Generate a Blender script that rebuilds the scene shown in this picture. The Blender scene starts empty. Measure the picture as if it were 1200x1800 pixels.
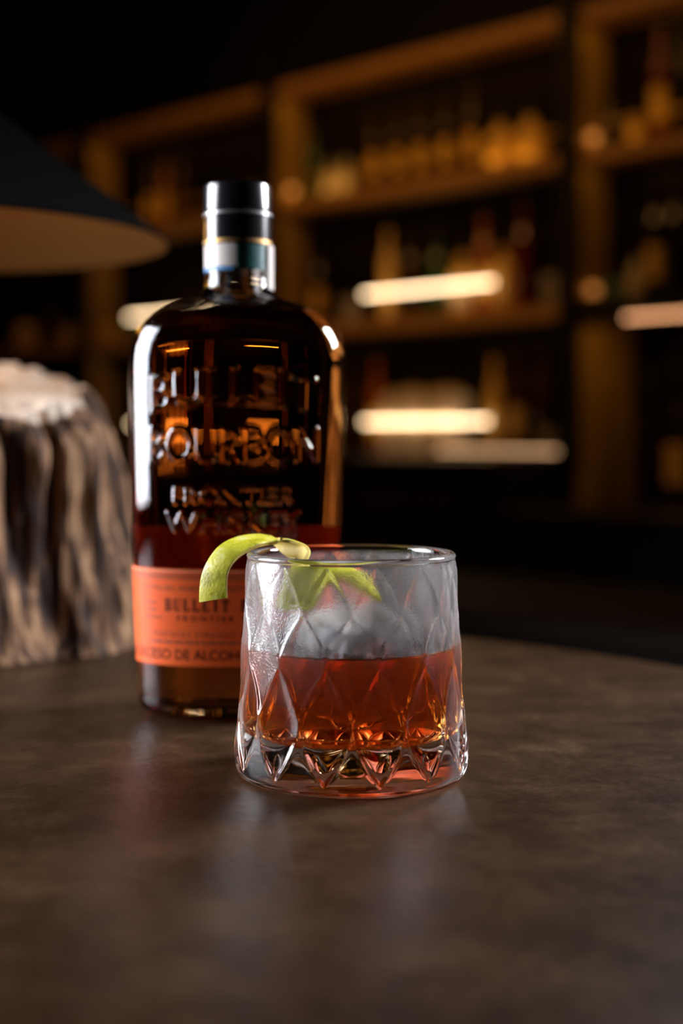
import bpy, math, random
import numpy as np
from mathutils import Vector, Matrix
from mathutils.bvhtree import BVHTree

R = math.radians
PI = math.pi
scene = bpy.context.scene
COL = scene.collection
TZ = 0.90                 # height of the table top above the floor (m)
CH = 0.133                # camera height above the table top
ZC = TZ + CH
FPX, HOR = 2500.0, 765.0  # focal length in pixels of the 1200x1800 frame, horizon row

# ------------------------------------------------------------------ camera
cam_d = bpy.data.cameras.new('camera')
cam = bpy.data.objects.new('camera', cam_d)
COL.objects.link(cam)
cam.location = (0, 0, ZC)
cam.rotation_euler = (R(90), 0, 0)
cam_d.sensor_fit = 'VERTICAL'
cam_d.sensor_height = 36.0
cam_d.sensor_width = 24.0
cam_d.lens = 50.0
cam_d.shift_y = -(900 - HOR) / 1800.0
cam_d.clip_start = 0.02
cam_d.dof.use_dof = True
cam_d.dof.focus_distance = 0.548
cam_d.dof.aperture_fstop = 4.3
scene.camera = cam

# ------------------------------------------------------------------ world and lights
w = bpy.data.worlds.new('world')
scene.world = w
w.use_nodes = True
w.node_tree.nodes['Background'].inputs[0].default_value = (1.0, 0.55, 0.28, 1)
w.node_tree.nodes['Background'].inputs[1].default_value = 0.004


def area_light(name, loc, target, sx, sy, power, color, spread=180):
    d = bpy.data.lights.new(name, 'AREA')
    d.shape = 'RECTANGLE'
    d.size, d.size_y = sx, sy
    d.energy = power
    d.color = color
    d.spread = R(spread)
    o = bpy.data.objects.new(name, d)
    COL.objects.link(o)
    o.location = loc
    o.rotation_euler = (Vector(target) - Vector(loc)).to_track_quat('-Z', 'Y').to_euler()
    return o


# photographer's two softboxes: a large cool one at the left, a smaller higher one at the right
area_light('softbox_left', (-0.84, 0.77, TZ + 0.34), (-0.10, 0.72, TZ + 0.14), 0.54, 0.62, 12.5, (0.92, 0.94, 1.0), 120)
area_light('softbox_right', (0.80, 1.02, TZ + 0.56), (0.0, 0.62, TZ + 0.08), 0.28, 0.34, 4.2, (0.95, 0.95, 1.0), 62)
# unseen warm lamp added to brighten the shelf fronts and bottle labels
area_light('shelf_front_fill', (-0.62, 2.75, ZC + 1.5), (0.05, 3.95, ZC + 0.45), 1.6, 0.2, 3.2, (1.0, 0.46, 0.12), 100)

vs = scene.view_settings
vs.view_transform = 'Standard'
vs.look = 'None'
vs.exposure = 0.0
vs.gamma = 1.0
vs.use_curve_mapping = False
cy = scene.cycles
cy.max_bounces = 24
cy.transmission_bounces = 24
cy.glossy_bounces = 8
cy.diffuse_bounces = 4
cy.transparent_max_bounces = 16
cy.sample_clamp_indirect = 6.0
cy.use_denoising = True

# ------------------------------------------------------------------ materials


def nd(nt, kind, **kw):
    n = nt.nodes.new(kind)
    for k, v in kw.items():
        setattr(n, k, v)
    return n


def mat(name, color=(0.5, 0.5, 0.5), rough=0.5, metal=0.0, emis=None, estr=0.0, coat=0.0, spec=0.5, trans=0.0, ior=1.45):
    m = bpy.data.materials.new(name)
    m.use_nodes = True
    b = m.node_tree.nodes['Principled BSDF']
    b.inputs['Base Color'].default_value = (*color, 1)
    b.inputs['Roughness'].default_value = rough
    b.inputs['Metallic'].default_value = metal
    b.inputs['Coat Weight'].default_value = coat
    b.inputs['Specular IOR Level'].default_value = spec
    b.inputs['Transmission Weight'].default_value = trans
    b.inputs['IOR'].default_value = ior
    if emis:
        b.inputs['Emission Color'].default_value = (*emis, 1)
        b.inputs['Emission Strength'].default_value = estr
    return m


def bsdf(m):
    return m.node_tree.nodes['Principled BSDF']


def noise_color(m, stops, scale, detail=5, rough=0.6, stretch=(1, 1, 1), distort=0.0, bump=0.0, bump_dist=0.001, rlo=None, rhi=None, bscale=None):
    nt = m.node_tree
    b = bsdf(m)
    tc = nd(nt, 'ShaderNodeTexCoord')
    mp = nd(nt, 'ShaderNodeMapping')
    mp.inputs['Scale'].default_value = stretch
    nt.links.new(tc.outputs['Object'], mp.inputs['Vector'])
    n = nd(nt, 'ShaderNodeTexNoise')
    n.inputs['Scale'].default_value = scale
    n.inputs['Detail'].default_value = detail
    n.inputs['Roughness'].default_value = rough
    n.inputs['Distortion'].default_value = distort
    nt.links.new(mp.outputs[0], n.inputs['Vector'])
    r = nd(nt, 'ShaderNodeValToRGB')
    el = r.color_ramp.elements
    while len(el) < len(stops):
        el.new(0.5)
    for e, (p, c) in zip(el, stops):
        e.position = p
        e.color = (*c, 1)
    nt.links.new(n.outputs['Fac'], r.inputs['Fac'])
    nt.links.new(r.outputs['Color'], b.inputs['Base Color'])
    if rlo is not None:
        mr = nd(nt, 'ShaderNodeMapRange')
        mr.inputs['To Min'].default_value = rlo
        mr.inputs['To Max'].default_value = rhi
        nt.links.new(n.outputs['Fac'], mr.inputs['Value'])
        nt.links.new(mr.outputs[0], b.inputs['Roughness'])
    if bump:
        n2 = nd(nt, 'ShaderNodeTexNoise')
        n2.inputs['Scale'].default_value = bscale or scale * 3
        n2.inputs['Detail'].default_value = 4
        nt.links.new(mp.outputs[0], n2.inputs['Vector'])
        bp = nd(nt, 'ShaderNodeBump')
        bp.inputs['Strength'].default_value = bump
        bp.inputs['Distance'].default_value = bump_dist
        nt.links.new(n2.outputs['Fac'], bp.inputs['Height'])
        nt.links.new(bp.outputs[0], b.inputs['Normal'])
    return m


M = {}
M['wall'] = noise_color(mat('wall_paint', rough=0.8), [(0.3, (0.004, 0.003, 0.0026)), (0.7, (0.007, 0.005, 0.004))], 3)
M['floor'] = noise_color(mat('floor_boards', rough=0.5), [(0.3, (0.02, 0.012, 0.008)), (0.7, (0.035, 0.022, 0.014))], 4, stretch=(1, 8, 1))
M['ceiling'] = noise_color(mat('ceiling_paint', rough=0.9), [(0.3, (0.01, 0.009, 0.008)), (0.7, (0.016, 0.013, 0.011))], 2)
M['table'] = noise_color(mat('table_stone', rough=0.4, spec=0.13),
                         [(0.28, (0.0105, 0.0046, 0.0018)), (0.44, (0.0185, 0.0088, 0.0036)), (0.56, (0.032, 0.0160, 0.0071)), (0.74, (0.072, 0.039, 0.019))],
                         26, detail=14, rough=0.80, distort=0.2, bump=0.34, bump_dist=0.0009, rlo=0.30, rhi=0.46, bscale=240)
M['dark_metal'] = mat('dark_metal', (0.012, 0.011, 0.010), 0.4, 0.6)
M['black_steel'] = mat('black_steel', (0.004, 0.0035, 0.003), 0.6, 0.2)
M['brass'] = mat('brass', (0.55, 0.32, 0.10), 0.35, 1.0)
M['lining'] = noise_color(mat('oak_lining', rough=0.5), [(0.3, (0.34, 0.20, 0.05)), (0.7, (0.44, 0.27, 0.075))], 6, stretch=(1, 1, 6))
M['board'] = noise_color(mat('oak_board', rough=0.45), [(0.3, (0.42, 0.21, 0.06)), (0.7, (0.54, 0.28, 0.085))], 6, stretch=(0.6, 6, 6))
M['backpanel'] = noise_color(mat('back_panel', rough=0.7, spec=0.08), [(0.3, (0.004, 0.002, 0.0013)), (0.7, (0.008, 0.004, 0.0025))], 5, stretch=(1, 1, 5))
M['counter'] = noise_color(mat('counter_stone', rough=0.35), [(0.3, (0.008, 0.006, 0.005)), (0.7, (0.016, 0.012, 0.01))], 8)
M['barwood'] = noise_color(mat('bar_wood', rough=0.65, spec=0.15), [(0.3, (0.010, 0.004, 0.002)), (0.7, (0.018, 0.008, 0.004))], 5, stretch=(1, 6, 6))
M['led'] = mat('led_diffuser', (0.9, 0.8, 0.6), 0.5, emis=(1.0, 0.69, 0.39), estr=7.0)
M['led_dim'] = mat('led_dim', (0.8, 0.6, 0.45), 0.5, emis=(1.0, 0.45, 0.20), estr=4.2)
M['bright_line_glow'] = mat('bright_line_glow', (0.8, 0.6, 0.45), 0.5, emis=(1.0, 0.55, 0.27), estr=1.5)  # glow put in for a bright line on the work top
M['puck'] = mat('puck_lens', (0.9, 0.6, 0.3), 0.4, emis=(1.0, 0.36, 0.08), estr=0.55)


def noise_in(m, scale, detail=3):
    nt = m.node_tree
    tc = nd(nt, 'ShaderNodeTexCoord')
    n = nd(nt, 'ShaderNodeTexNoise')
    n.inputs['Scale'].default_value = scale
    n.inputs['Detail'].default_value = detail
    nt.links.new(tc.outputs['Object'], n.inputs['Vector'])
    return n, tc


def clear_glass(name, ior=1.5, rough=0.0, color=(1, 1, 1)):
    return mat(name, color, rough, trans=1.0, ior=ior)


M['bottle_glass'] = clear_glass('bottle_glass', 1.5, 0.0, (0.99, 0.995, 0.99))

# tumbler glass: clear base, misted with condensation higher up
mg = clear_glass('misted_glass', 1.5, 0.0, (0.99, 0.99, 1.0))
nt = mg.node_tree
bs = bsdf(mg)
out = nt.nodes['Material Output']
tc = nd(nt, 'ShaderNodeTexCoord')
sep = nd(nt, 'ShaderNodeSeparateXYZ')
nt.links.new(tc.outputs['Object'], sep.inputs[0])
zr = nd(nt, 'ShaderNodeMapRange')
zr.inputs['From Min'].default_value = 0.030
zr.inputs['From Max'].default_value = 0.058
nt.links.new(sep.outputs['Z'], zr.inputs['Value'])
zt = nd(nt, 'ShaderNodeMapRange')       # the lip was wiped clear
zt.inputs['From Min'].default_value = 0.0845
zt.inputs['From Max'].default_value = 0.0825
nt.links.new(sep.outputs['Z'], zt.inputs['Value'])
nz = nd(nt, 'ShaderNodeTexNoise')
nz.inputs['Scale'].default_value = 45
nz.inputs['Detail'].default_value = 3
nt.links.new(tc.outputs['Object'], nz.inputs['Vector'])
nr = nd(nt, 'ShaderNodeMapRange')
nr.inputs['From Min'].default_value = 0.3
nr.inputs['From Max'].default_value = 0.65
nr.inputs['To Min'].default_value = 0.45
nr.inputs['To Max'].default_value = 1.0
nt.links.new(nz.outputs['Fac'], nr.inputs['Value'])
mul = nd(nt, 'ShaderNodeMath', operation='MULTIPLY')
nt.links.new(zr.outputs[0], mul.inputs[0])
nt.links.new(zt.outputs[0], mul.inputs[1])
mul2 = nd(nt, 'ShaderNodeMath', operation='MULTIPLY')
nt.links.new(mul.outputs[0], mul2.inputs[0])
nt.links.new(nr.outputs[0], mul2.inputs[1])
rg = nd(nt, 'ShaderNodeMath', operation='MULTIPLY')
rg.inputs[1].default_value = 0.12
nt.links.new(mul2.outputs[0], rg.inputs[0])
nt.links.new(rg.outputs[0], bs.inputs['Roughness'])
grain = nd(nt, 'ShaderNodeTexNoise')
grain.inputs['Scale'].default_value = 1500
grain.inputs['Detail'].default_value = 2
nt.links.new(tc.outputs['Object'], grain.inputs['Vector'])
bp = nd(nt, 'ShaderNodeBump')
bp.inputs['Distance'].default_value = 0.0002
nt.links.new(mul2.outputs[0], bp.inputs['Strength'])
nt.links.new(grain.outputs['Fac'], bp.inputs['Height'])
nt.links.new(bp.outputs[0], bs.inputs['Normal'])
dif = nd(nt, 'ShaderNodeBsdfDiffuse')
dif.inputs['Color'].default_value = (0.88, 0.85, 0.85, 1)
trl = nd(nt, 'ShaderNodeBsdfTranslucent')
trl.inputs['Color'].default_value = (0.88, 0.85, 0.85, 1)
mxd = nd(nt, 'ShaderNodeMixShader')
nt.links.new(dif.outputs[0], mxd.inputs[1])
nt.links.new(trl.outputs[0], mxd.inputs[2])
gr = nd(nt, 'ShaderNodeMapRange')
gr.inputs['From Min'].default_value = 0.35
gr.inputs['From Max'].default_value = 0.7
gr.inputs['To Min'].default_value = 0.04
gr.inputs['To Max'].default_value = 0.21
nt.links.new(grain.outputs['Fac'], gr.inputs['Value'])
mxf = nd(nt, 'ShaderNodeMath', operation='MULTIPLY')
nt.links.new(gr.outputs[0], mxf.inputs[0])
nt.links.new(mul2.outputs[0], mxf.inputs[1])
mx = nd(nt, 'ShaderNodeMixShader')
nt.links.new(mxf.outputs[0], mx.inputs[0])
nt.links.new(bs.outputs[0], mx.inputs[1])
nt.links.new(mxd.outputs[0], mx.inputs[2])
nt.links.new(mx.outputs[0], out.inputs['Surface'])
M['misted_glass'] = mg


def liquid(name, ior, absorb, density, haze=None, hazef=0.0):
    m = clear_glass(name, ior)
    t = m.node_tree
    v = nd(t, 'ShaderNodeVolumeAbsorption')
    v.inputs['Color'].default_value = (*absorb, 1)
    v.inputs['Density'].default_value = density
    t.links.new(v.outputs[0], t.nodes['Material Output'].inputs['Volume'])
    if haze:
        tl = nd(t, 'ShaderNodeBsdfTranslucent')
        tl.inputs['Color'].default_value = (*haze, 1)
        df = nd(t, 'ShaderNodeBsdfDiffuse')
        df.inputs['Color'].default_value = (*haze, 1)
        a = nd(t, 'ShaderNodeMixShader')
        t.links.new(df.outputs[0], a.inputs[1])
        t.links.new(tl.outputs[0], a.inputs[2])
        x = nd(t, 'ShaderNodeMixShader')
        x.inputs[0].default_value = hazef
        t.links.new(bsdf(m).outputs[0], x.inputs[1])
        t.links.new(a.outputs[0], x.inputs[2])
        t.links.new(x.outputs[0], t.nodes['Material Output'].inputs['Surface'])
    return m


ABS = (0.95, 0.62, 0.05)
M['whiskey_side'] = liquid('whiskey_against_glass', 1.36 / 1.5, ABS, 62)
M['whiskey_top'] = liquid('whiskey_surface', 1.36, ABS, 62)
ABD = (0.955, 0.66, 0.09)
M['drink_side'] = liquid('drink_against_glass', 1.36 / 1.5, ABD, 76, (0.66, 0.105, 0.008), 0.12)
M['drink_top'] = liquid('drink_surface', 1.36, ABD, 76)
mi = clear_glass('ice', 1.31, 0.06)
n, tcx = noise_in(mi, 160, 4)
bpi = nd(mi.node_tree, 'ShaderNodeBump')
bpi.inputs['Strength'].default_value = 0.35
bpi.inputs['Distance'].default_value = 0.001
mi.node_tree.links.new(n.outputs['Fac'], bpi.inputs['Height'])
mi.node_tree.links.new(bpi.outputs[0], bsdf(mi).inputs['Normal'])
dfi = nd(mi.node_tree, 'ShaderNodeBsdfDiffuse')
dfi.inputs['Color'].default_value = (0.9, 0.88, 0.9, 1)
xi = nd(mi.node_tree, 'ShaderNodeMixShader')
xi.inputs[0].default_value = 0.5
mi.node_tree.links.new(bsdf(mi).outputs[0], xi.inputs[1])
mi.node_tree.links.new(dfi.outputs[0], xi.inputs[2])
mi.node_tree.links.new(xi.outputs[0], mi.node_tree.nodes['Material Output'].inputs['Surface'])
M['ice'] = mi
M['ice_wet'] = clear_glass('ice_in_drink', 1.31 / 1.36, 0.02)

M['cap'] = mat('black_cap', (0.006, 0.006, 0.008), 0.22, coat=0.6)
M['silver'] = mat('silver_line', (0.6, 0.6, 0.62), 0.3, 0.9)
M['gold'] = mat('gold_line', (0.42, 0.24, 0.09), 0.4, 0.8)
M['seal_pale'] = mat('seal_paper', (0.55, 0.50, 0.47), 0.35)
M['seal_teal'] = noise_color(mat('seal_teal', rough=0.4), [(0.4, (0.0, 0.045, 0.05)), (0.6, (0.02, 0.13, 0.13))], 900)
M['seal_blue'] = mat('seal_blue', (0.06, 0.20, 0.42), 0.4)
M['label'] = noise_color(mat('orange_label', rough=0.6, coat=0.3, spec=0.25), [(0.3, (0.72, 0.090, 0.012)), (0.7, (0.80, 0.115, 0.017))], 60, bump=0.05, bump_dist=0.0003, bscale=900)
bsdf(M['label']).inputs['Coat Roughness'].default_value = 0.14
M['label_edge'] = mat('label_edge_dots', (0.82, 0.33, 0.18), 0.5)
M['backlabel'] = mat('back_label_paper', (0.30, 0.07, 0.02), 0.6)
M['ink'] = mat('label_ink', (0.008, 0.003, 0.002), 0.6, spec=0.2)
M['ink_soft'] = mat('label_fine_print', (0.20, 0.045, 0.02), 0.5)
M['rind'] = noise_color(mat('lime_rind', rough=0.38, coat=0.2),
                        [(0.32, (0.33, 0.31, 0.012)), (0.45, (0.60, 0.54, 0.025)), (0.57, (0.76, 0.67, 0.07)), (0.72, (0.92, 0.85, 0.34))],
                        150, detail=6, bump=0.5, bump_dist=0.0004, bscale=700)
bsdf(M['rind']).inputs['Subsurface Weight'].default_value = 0.6
bsdf(M['rind']).inputs['Subsurface Radius'].default_value = (0.005, 0.004, 0.001)
bsdf(M['rind']).inputs['Subsurface Scale'].default_value = 1.0
M['pith'] = noise_color(mat('lime_pith', rough=0.6), [(0.3, (0.50, 0.34, 0.05)), (0.7, (0.68, 0.52, 0.12))], 220, bump=0.3, bump_dist=0.0003)
M['bark'] = noise_color(mat('weathered_wood', rough=0.8),
                        [(0.38, (0.018, 0.006, 0.002)), (0.47, (0.075, 0.031, 0.012)), (0.54, (0.24, 0.122, 0.056)), (0.66, (0.46, 0.275, 0.145))],
                        130, detail=5, stretch=(1, 1, 0.055), distort=0.3, bump=0.8, bump_dist=0.004, bscale=150)
M['endgrain'] = noise_color(mat('cut_wood_end', rough=0.85), [(0.3, (0.46, 0.35, 0.26)), (0.55, (0.72, 0.60, 0.48)), (0.75, (0.86, 0.76, 0.63))], 35, detail=8, bump=0.6, bump_dist=0.004, bscale=60)
M['shade_out'] = mat('shade_outer', (0.0016, 0.0016, 0.0018), 0.85, spec=0.06)
M['shade_in'] = mat('shade_lining', (0.135, 0.056, 0.012), 0.7, spec=0.1)
M['bulb'] = mat('bulb_glass', (1, 0.8, 0.5), 0.3, emis=(1, 0.45, 0.12), estr=1.2)
M['paper'] = mat('cream_paper', (0.62, 0.48, 0.30), 0.6)
M['paper_gold'] = mat('gold_paper', (0.72, 0.43, 0.09), 0.45)
M['paper_white'] = mat('white_paper', (0.86, 0.74, 0.62), 0.6)
for nm, c in (('amber', (0.05, 0.018, 0.003)), ('honey', (0.70, 0.42, 0.10)), ('green', (0.02, 0.06, 0.008)), ('dark', (0.010, 0.007, 0.005)),
              ('red', (0.12, 0.012, 0.006)), ('clear', (0.42, 0.38, 0.32)), ('teal', (0.10, 0.22, 0.16)), ('orange', (0.34, 0.09, 0.012))):
    M['b_' + nm] = mat('shelf_bottle_' + nm, c, 0.12, coat=0.5)

# ------------------------------------------------------------------ mesh helpers


def mesh_obj(name, verts, faces, m, parent=None, smooth=False, mats=None, fmat=None):
    me = bpy.data.meshes.new(name)
    me.from_pydata([tuple(v) for v in verts], [], [tuple(f) for f in faces])
    for x in (mats or [m]):
        me.materials.append(x)
    if fmat is not None:
        me.polygons.foreach_set('material_index', np.asarray(fmat, dtype=np.int32))
    if smooth:
        me.polygons.foreach_set('use_smooth', np.ones(len(me.polygons), dtype=bool))
    me.update()
    o = bpy.data.objects.new(name, me)
    COL.objects.link(o)
    if parent:
        o.parent = parent
    return o


def tag(o, label=None, cat=None, group=None, kind=None):
    for k, v in (('label', label), ('category', cat), ('group', group), ('kind', kind)):
        if v:
            o[k] = v
    return o


def empty(name, loc, rz=0.0):
    o = bpy.data.objects.new(name, None)
    o.empty_display_size = 0.02
    COL.objects.link(o)
    o.location = loc
    o.rotation_euler = (0, 0, rz)
    return o


def shade_auto(o, ang=40):
    o.data.polygons.foreach_set('use_smooth', np.ones(len(o.data.polygons), dtype=bool))
    o.data.set_sharp_from_angle(angle=R(ang))


def box_data(x0, x1, y0, y1, z0, z1, bev=0.0):
    """box, optionally with chamfered edges"""
    if bev <= 0:
        v = [(x, y, z) for z in (z0, z1) for y in (y0, y1) for x in (x0, x1)]
        f = [(0, 2, 3, 1), (4, 5, 7, 6), (0, 1, 5, 4), (2, 6, 7, 3), (0, 4, 6, 2), (1, 3, 7, 5)]
        return v, f
    import bmesh
    bm = bmesh.new()
    bmesh.ops.create_cube(bm, size=1.0)
    for q in bm.verts:
        q.co = Vector(((x0 + x1) / 2 + q.co.x * (x1 - x0), (y0 + y1) / 2 + q.co.y * (y1 - y0), (z0 + z1) / 2 + q.co.z * (z1 - z0)))
    bmesh.ops.bevel(bm, geom=bm.edges[:], offset=bev, segments=2, affect='EDGES', profile=0.5)
    bm.verts.index_update()
    v = [tuple(q.co) for q in bm.verts]
    f = [tuple(x.index for x in p.verts) for p in bm.faces]
    bm.free()
    return v, f


def box(name, x0, x1, y0, y1, z0, z1, m, parent=None, bev=0.0):
    v, f = box_data(x0, x1, y0, y1, z0, z1, bev)
    return mesh_obj(name, v, f, m, parent)


def lathe_data(prof, n=32, cx=0, cyy=0, a0=0.0):
    """closed revolve of (r, z) points; r == 0 ends become poles"""
    v, f, rings = [], [], []
    for r, z in prof:
        if r <= 1e-9:
            rings.append([len(v)])
            v.append((cx, cyy, z))
        else:
            rings.append(list(range(len(v), len(v) + n)))
            v += [(cx + r * math.cos(a0 + 2 * PI * k / n), cyy + r * math.sin(a0 + 2 * PI * k / n), z) for k in range(n)]
    for A, B in zip(rings[:-1], rings[1:]):
        if len(A) == 1 and len(B) == 1:
            continue
        for k in range(n):
            k2 = (k + 1) % n
            if len(A) == 1:
                f.append((A[0], B[k2], B[k]))
            elif len(B) == 1:
                f.append((A[k], A[k2], B[0]))
            else:
                f.append((A[k], A[k2], B[k2], B[k]))
    return v, f


def lathe(name, prof, m, parent=None, n=32, ang=40):
    v, f = lathe_data(prof, n)
    o = mesh_obj(name, v, f, m, parent)
    shade_auto(o, ang)
    return o


def tube_data(p0, p1, r, n=10):
    p0, p1 = Vector(p0), Vector(p1)
    d = (p1 - p0).normalized()
    a = d.orthogonal().normalized()
    b = d.cross(a)
    v = []
    for p in (p0, p1):
        v += [tuple(p + r * (math.cos(2 * PI * k / n) * a + math.sin(2 * PI * k / n) * b)) for k in range(n)]
    f = [(k, (k + 1) % n, n + (k + 1) % n, n + k) for k in range(n)]
    f += [tuple(range(n - 1, -1, -1)), tuple(range(n, 2 * n))]
    return v, f


def tube(name, p0, p1, r, m, parent=None, n=10):
    v, f = tube_data(p0, p1, r, n)
    o = mesh_obj(name, v, f, m, parent)
    shade_auto(o, 50)
    return o


def vnoise(u, v, seed, pu=None):
    """smooth 2-D value noise; periodic in u with integer period pu"""
    rng = np.random.RandomState(seed)
    tab = rng.rand(64, 64)
    iu, iv = np.floor(u).astype(int), np.floor(v).astype(int)
    fu, fv = u - iu, v - iv
    fu, fv = fu * fu * (3 - 2 * fu), fv * fv * (3 - 2 * fv)
    w_ = (lambda i: (i % pu) % 64) if pu else (lambda i: i % 64)
    a = tab[w_(iu), iv % 64]
    b = tab[w_(iu + 1), iv % 64]
    c = tab[w_(iu), (iv + 1) % 64]
    d = tab[w_(iu + 1), (iv + 1) % 64]
    return (a * (1 - fu) + b * fu) * (1 - fv) + (c * (1 - fu) + d * fu) * fv


def grid_faces(nr, nc, wrap=True, off=0):
    """quads between nr rows of nc points, outward for rows going up and columns counter-clockwise"""
    i = np.arange(nr - 1)[:, None]
    j = np.arange(nc if wrap else nc - 1)[None, :]
    j2 = (j + 1) % nc
    a, b, c, d = i * nc + j, i * nc + j2, (i + 1) * nc + j2, (i + 1) * nc + j
    return (np.stack([a, b, c, d], -1).reshape(-1, 4) + off)


def smooth1(a, axis, k=1, wrap=False):
    for _ in range(k):
        if wrap:
            a = (np.roll(a, 1, axis) + 2 * a + np.roll(a, -1, axis)) / 4
        else:
            p = np.pad(a, [(1, 1) if x == axis else (0, 0) for x in range(a.ndim)], mode='edge')
            s = [slice(None)] * a.ndim
            lo, mi_, hi = list(s), list(s), list(s)
            lo[axis], mi_[axis], hi[axis] = slice(0, -2), slice(1, -1), slice(2, None)
            a = (p[tuple(lo)] + 2 * p[tuple(mi_)] + p[tuple(hi)]) / 4
    return a


# ------------------------------------------------------------------ room shell
# the back bar runs obliquely: its own axes are x along the shelves (to the right and nearer), y into the wall
P0 = Vector((0.551, 3.40, 0.0))
S2 = math.sqrt(0.5)


def bar_pt(x, y, z=0.0):
    return Vector((P0.x + S2 * (x + y), P0.y + S2 * (-x + y), z))


def bar_x(px, yd=0.0):
    """place along the shelves of what stands at image column px, yd behind the shelf front"""
    k = (px - 600) / FPX
    return (k * P0.y - P0.x + S2 * yd * (k - 1)) / (S2 * (1 + k))


tag(box('floor', -4.0, 4.0, -2.0, 8.0, -0.1, 0.0, M['floor']), kind='structure')
tag(box('ceiling', -4.0, 4.0, -2.0, 8.0, 2.95, 3.05, M['ceiling']), kind='structure')
wb = box('wall_back', -5.2, 4.5, 0.36, 0.5, 0.0, 2.95, M['wall'])
wb.location = (P0.x, P0.y, 0)
wb.rotation_euler = (0, 0, R(-45))
tag(wb, kind='structure')
tag(box('wall_left', -4.1, -4.0, -2.0, 8.0, 0, 2.95, M['wall']), kind='structure')
tag(box('wall_right', 4.0, 4.1, -2.0, 8.0, 0, 2.95, M['wall']), kind='structure')
tag(box('wall_front', -4.0, 4.0, -2.1, -2.0, 0, 2.95, M['wall']), kind='structure')

# ------------------------------------------------------------------ round table
TC, TR = (-0.291, 0.468), 0.60
tb = empty('round_table', (TC[0], TC[1], 0))
tag(tb, 'round dark brown stone-topped table carrying the bottle and the glass', 'table')
lathe('table_top', [(0, TZ - 0.028), (TR - 0.02, TZ - 0.028), (TR - 0.004, TZ - 0.022), (TR, TZ - 0.012), (TR, TZ - 0.004), (TR - 0.0012, TZ - 0.0012), (TR - 0.004, TZ), (0, TZ)],
      M['table'], tb, n=160, ang=35)
lathe('pedestal', [(0, 0.03), (0.045, 0.03), (0.04, 0.06), (0.04, TZ - 0.06), (0.12, TZ - 0.04), (0.12, TZ - 0.0285), (0, TZ - 0.0285)], M['dark_metal'], tb, n=32)
lathe('foot', [(0, 0.0), (0.28, 0.0), (0.28, 0.012), (0.06, 0.03), (0, 0.03)], M['dark_metal'], tb, n=48)

# ------------------------------------------------------------------ whiskey bottle
BX, BY = (418 - 600) * 0.69 / FPX, 0.69
bot = empty('whiskey_bottle', (BX, BY, TZ), 0.0)
tag(bot, 'oval glass bourbon bottle with orange label, black cap and raised lettering', 'bottle')

# profile: z, half width, half depth
BP = np.array([
    (0.0000, 0.0400, 0.0235), (0.0012, 0.0440, 0.0272), (0.0040, 0.0468, 0.0296), (0.0100, 0.0478, 0.0306), (0.0226, 0.0484, 0.0312),
    (0.0500, 0.0497, 0.0320), (0.0710, 0.0505, 0.0326), (0.1000, 0.0514, 0.0330), (0.1400, 0.0522, 0.0334), (0.1640, 0.0524, 0.0336),
    (0.1730, 0.0520, 0.0335), (0.1800, 0.0503, 0.0327), (0.1850, 0.0478, 0.0315), (0.1890, 0.0440, 0.0297), (0.1925, 0.0390, 0.0272),
    (0.1955, 0.0325, 0.0238), (0.1980, 0.0255, 0.0205), (0.2003, 0.0200, 0.0180), (0.2030, 0.0170, 0.0166), (0.2070, 0.0160, 0.0160), (0.2150, 0.0157, 0.0157), (0.2400, 0.0150, 0.0150)])


def smooth_prof(P, z):
    """monotone-ish cubic through profile rows"""
    zz = P[:, 0]
    outc = []
    for c in range(1, P.shape[1]):
        y = P[:, c]
        d = np.gradient(y, zz)
        i = np.clip(np.searchsorted(zz, z) - 1, 0, len(zz) - 2)
        h = zz[i + 1] - zz[i]
        t = (z - zz[i]) / h
        outc.append((2 * t**3 - 3 * t**2 + 1) * y[i] + (t**3 - 2 * t**2 + t) * h * d[i] + (-2 * t**3 + 3 * t**2) * y[i + 1] + (t**3 - t**2) * h * d[i + 1])
    return outc


def oval(a, b, t, n=2.35):
    """super-ellipse that eases to a plain ellipse where it is round"""
    e = 2.0 / (2.0 + (n - 2.0) * np.clip((a / b - 1.0) / 0.5, 0, 1))
    c, s = np.cos(t), np.sin(t)
    return a * np.sign(c) * np.abs(c)**e, b * np.sign(s) * np.abs(s)**e


def text_mask(words, sg, zg):
    """1 where raised lettering covers the points (s across, z up)"""
    verts, tris = [], []
    for txt, s0, z0, h, width, arch in words:
        cu = bpy.data.curves.new('t', 'FONT')
        cu.body = txt
        cu.align_x = 'CENTER'
        cu.size = 1.0
        cu.offset = 0.012
        ob = bpy.data.objects.new('t', cu)
        COL.objects.link(ob)
        dg = bpy.context.evaluated_depsgraph_get()
        me = ob.evaluated_get(dg).to_mesh()
        co = np.array([v.co[:] for v in me.vertices])
        me.calc_loop_triangles()
        tr = [tuple(t.vertices) for t in me.loop_triangles]
        ob.evaluated_get(dg).to_mesh_clear()
        bpy.data.objects.remove(ob)
        bpy.data.curves.remove(cu)
        w0, w1 = co[:, 0].min(), co[:, 0].max()
        h1 = co[:, 1].max()
        x = (co[:, 0] - (w0 + w1) / 2) / (w1 - w0) * width
        y = co[:, 1] / h1 * h + z0 - arch * (x / (width / 2))**2
        b = len(verts)
        verts += [(s0 + p, q, 0.0) for p, q in zip(x, y)]
        tris += [(i + b, j + b, k + b) for i, j, k in tr]
    tree = BVHTree.FromPolygons(verts, tris)
    m = np.zeros(sg.shape)
    up = Vector((0, 0, -1))
    for i in np.ndindex(sg.shape):
        if tree.ray_cast(Vector((sg[i], zg[i], 0.01)), up, 0.02)[0] is not None:
            m[i] = 1.0
    return m


def bottle_surface(t, z, grow=0.0):
    a, b = smooth_prof(BP, z)
    x, y = oval(a + grow, b + grow, t)
    return x, y


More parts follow.
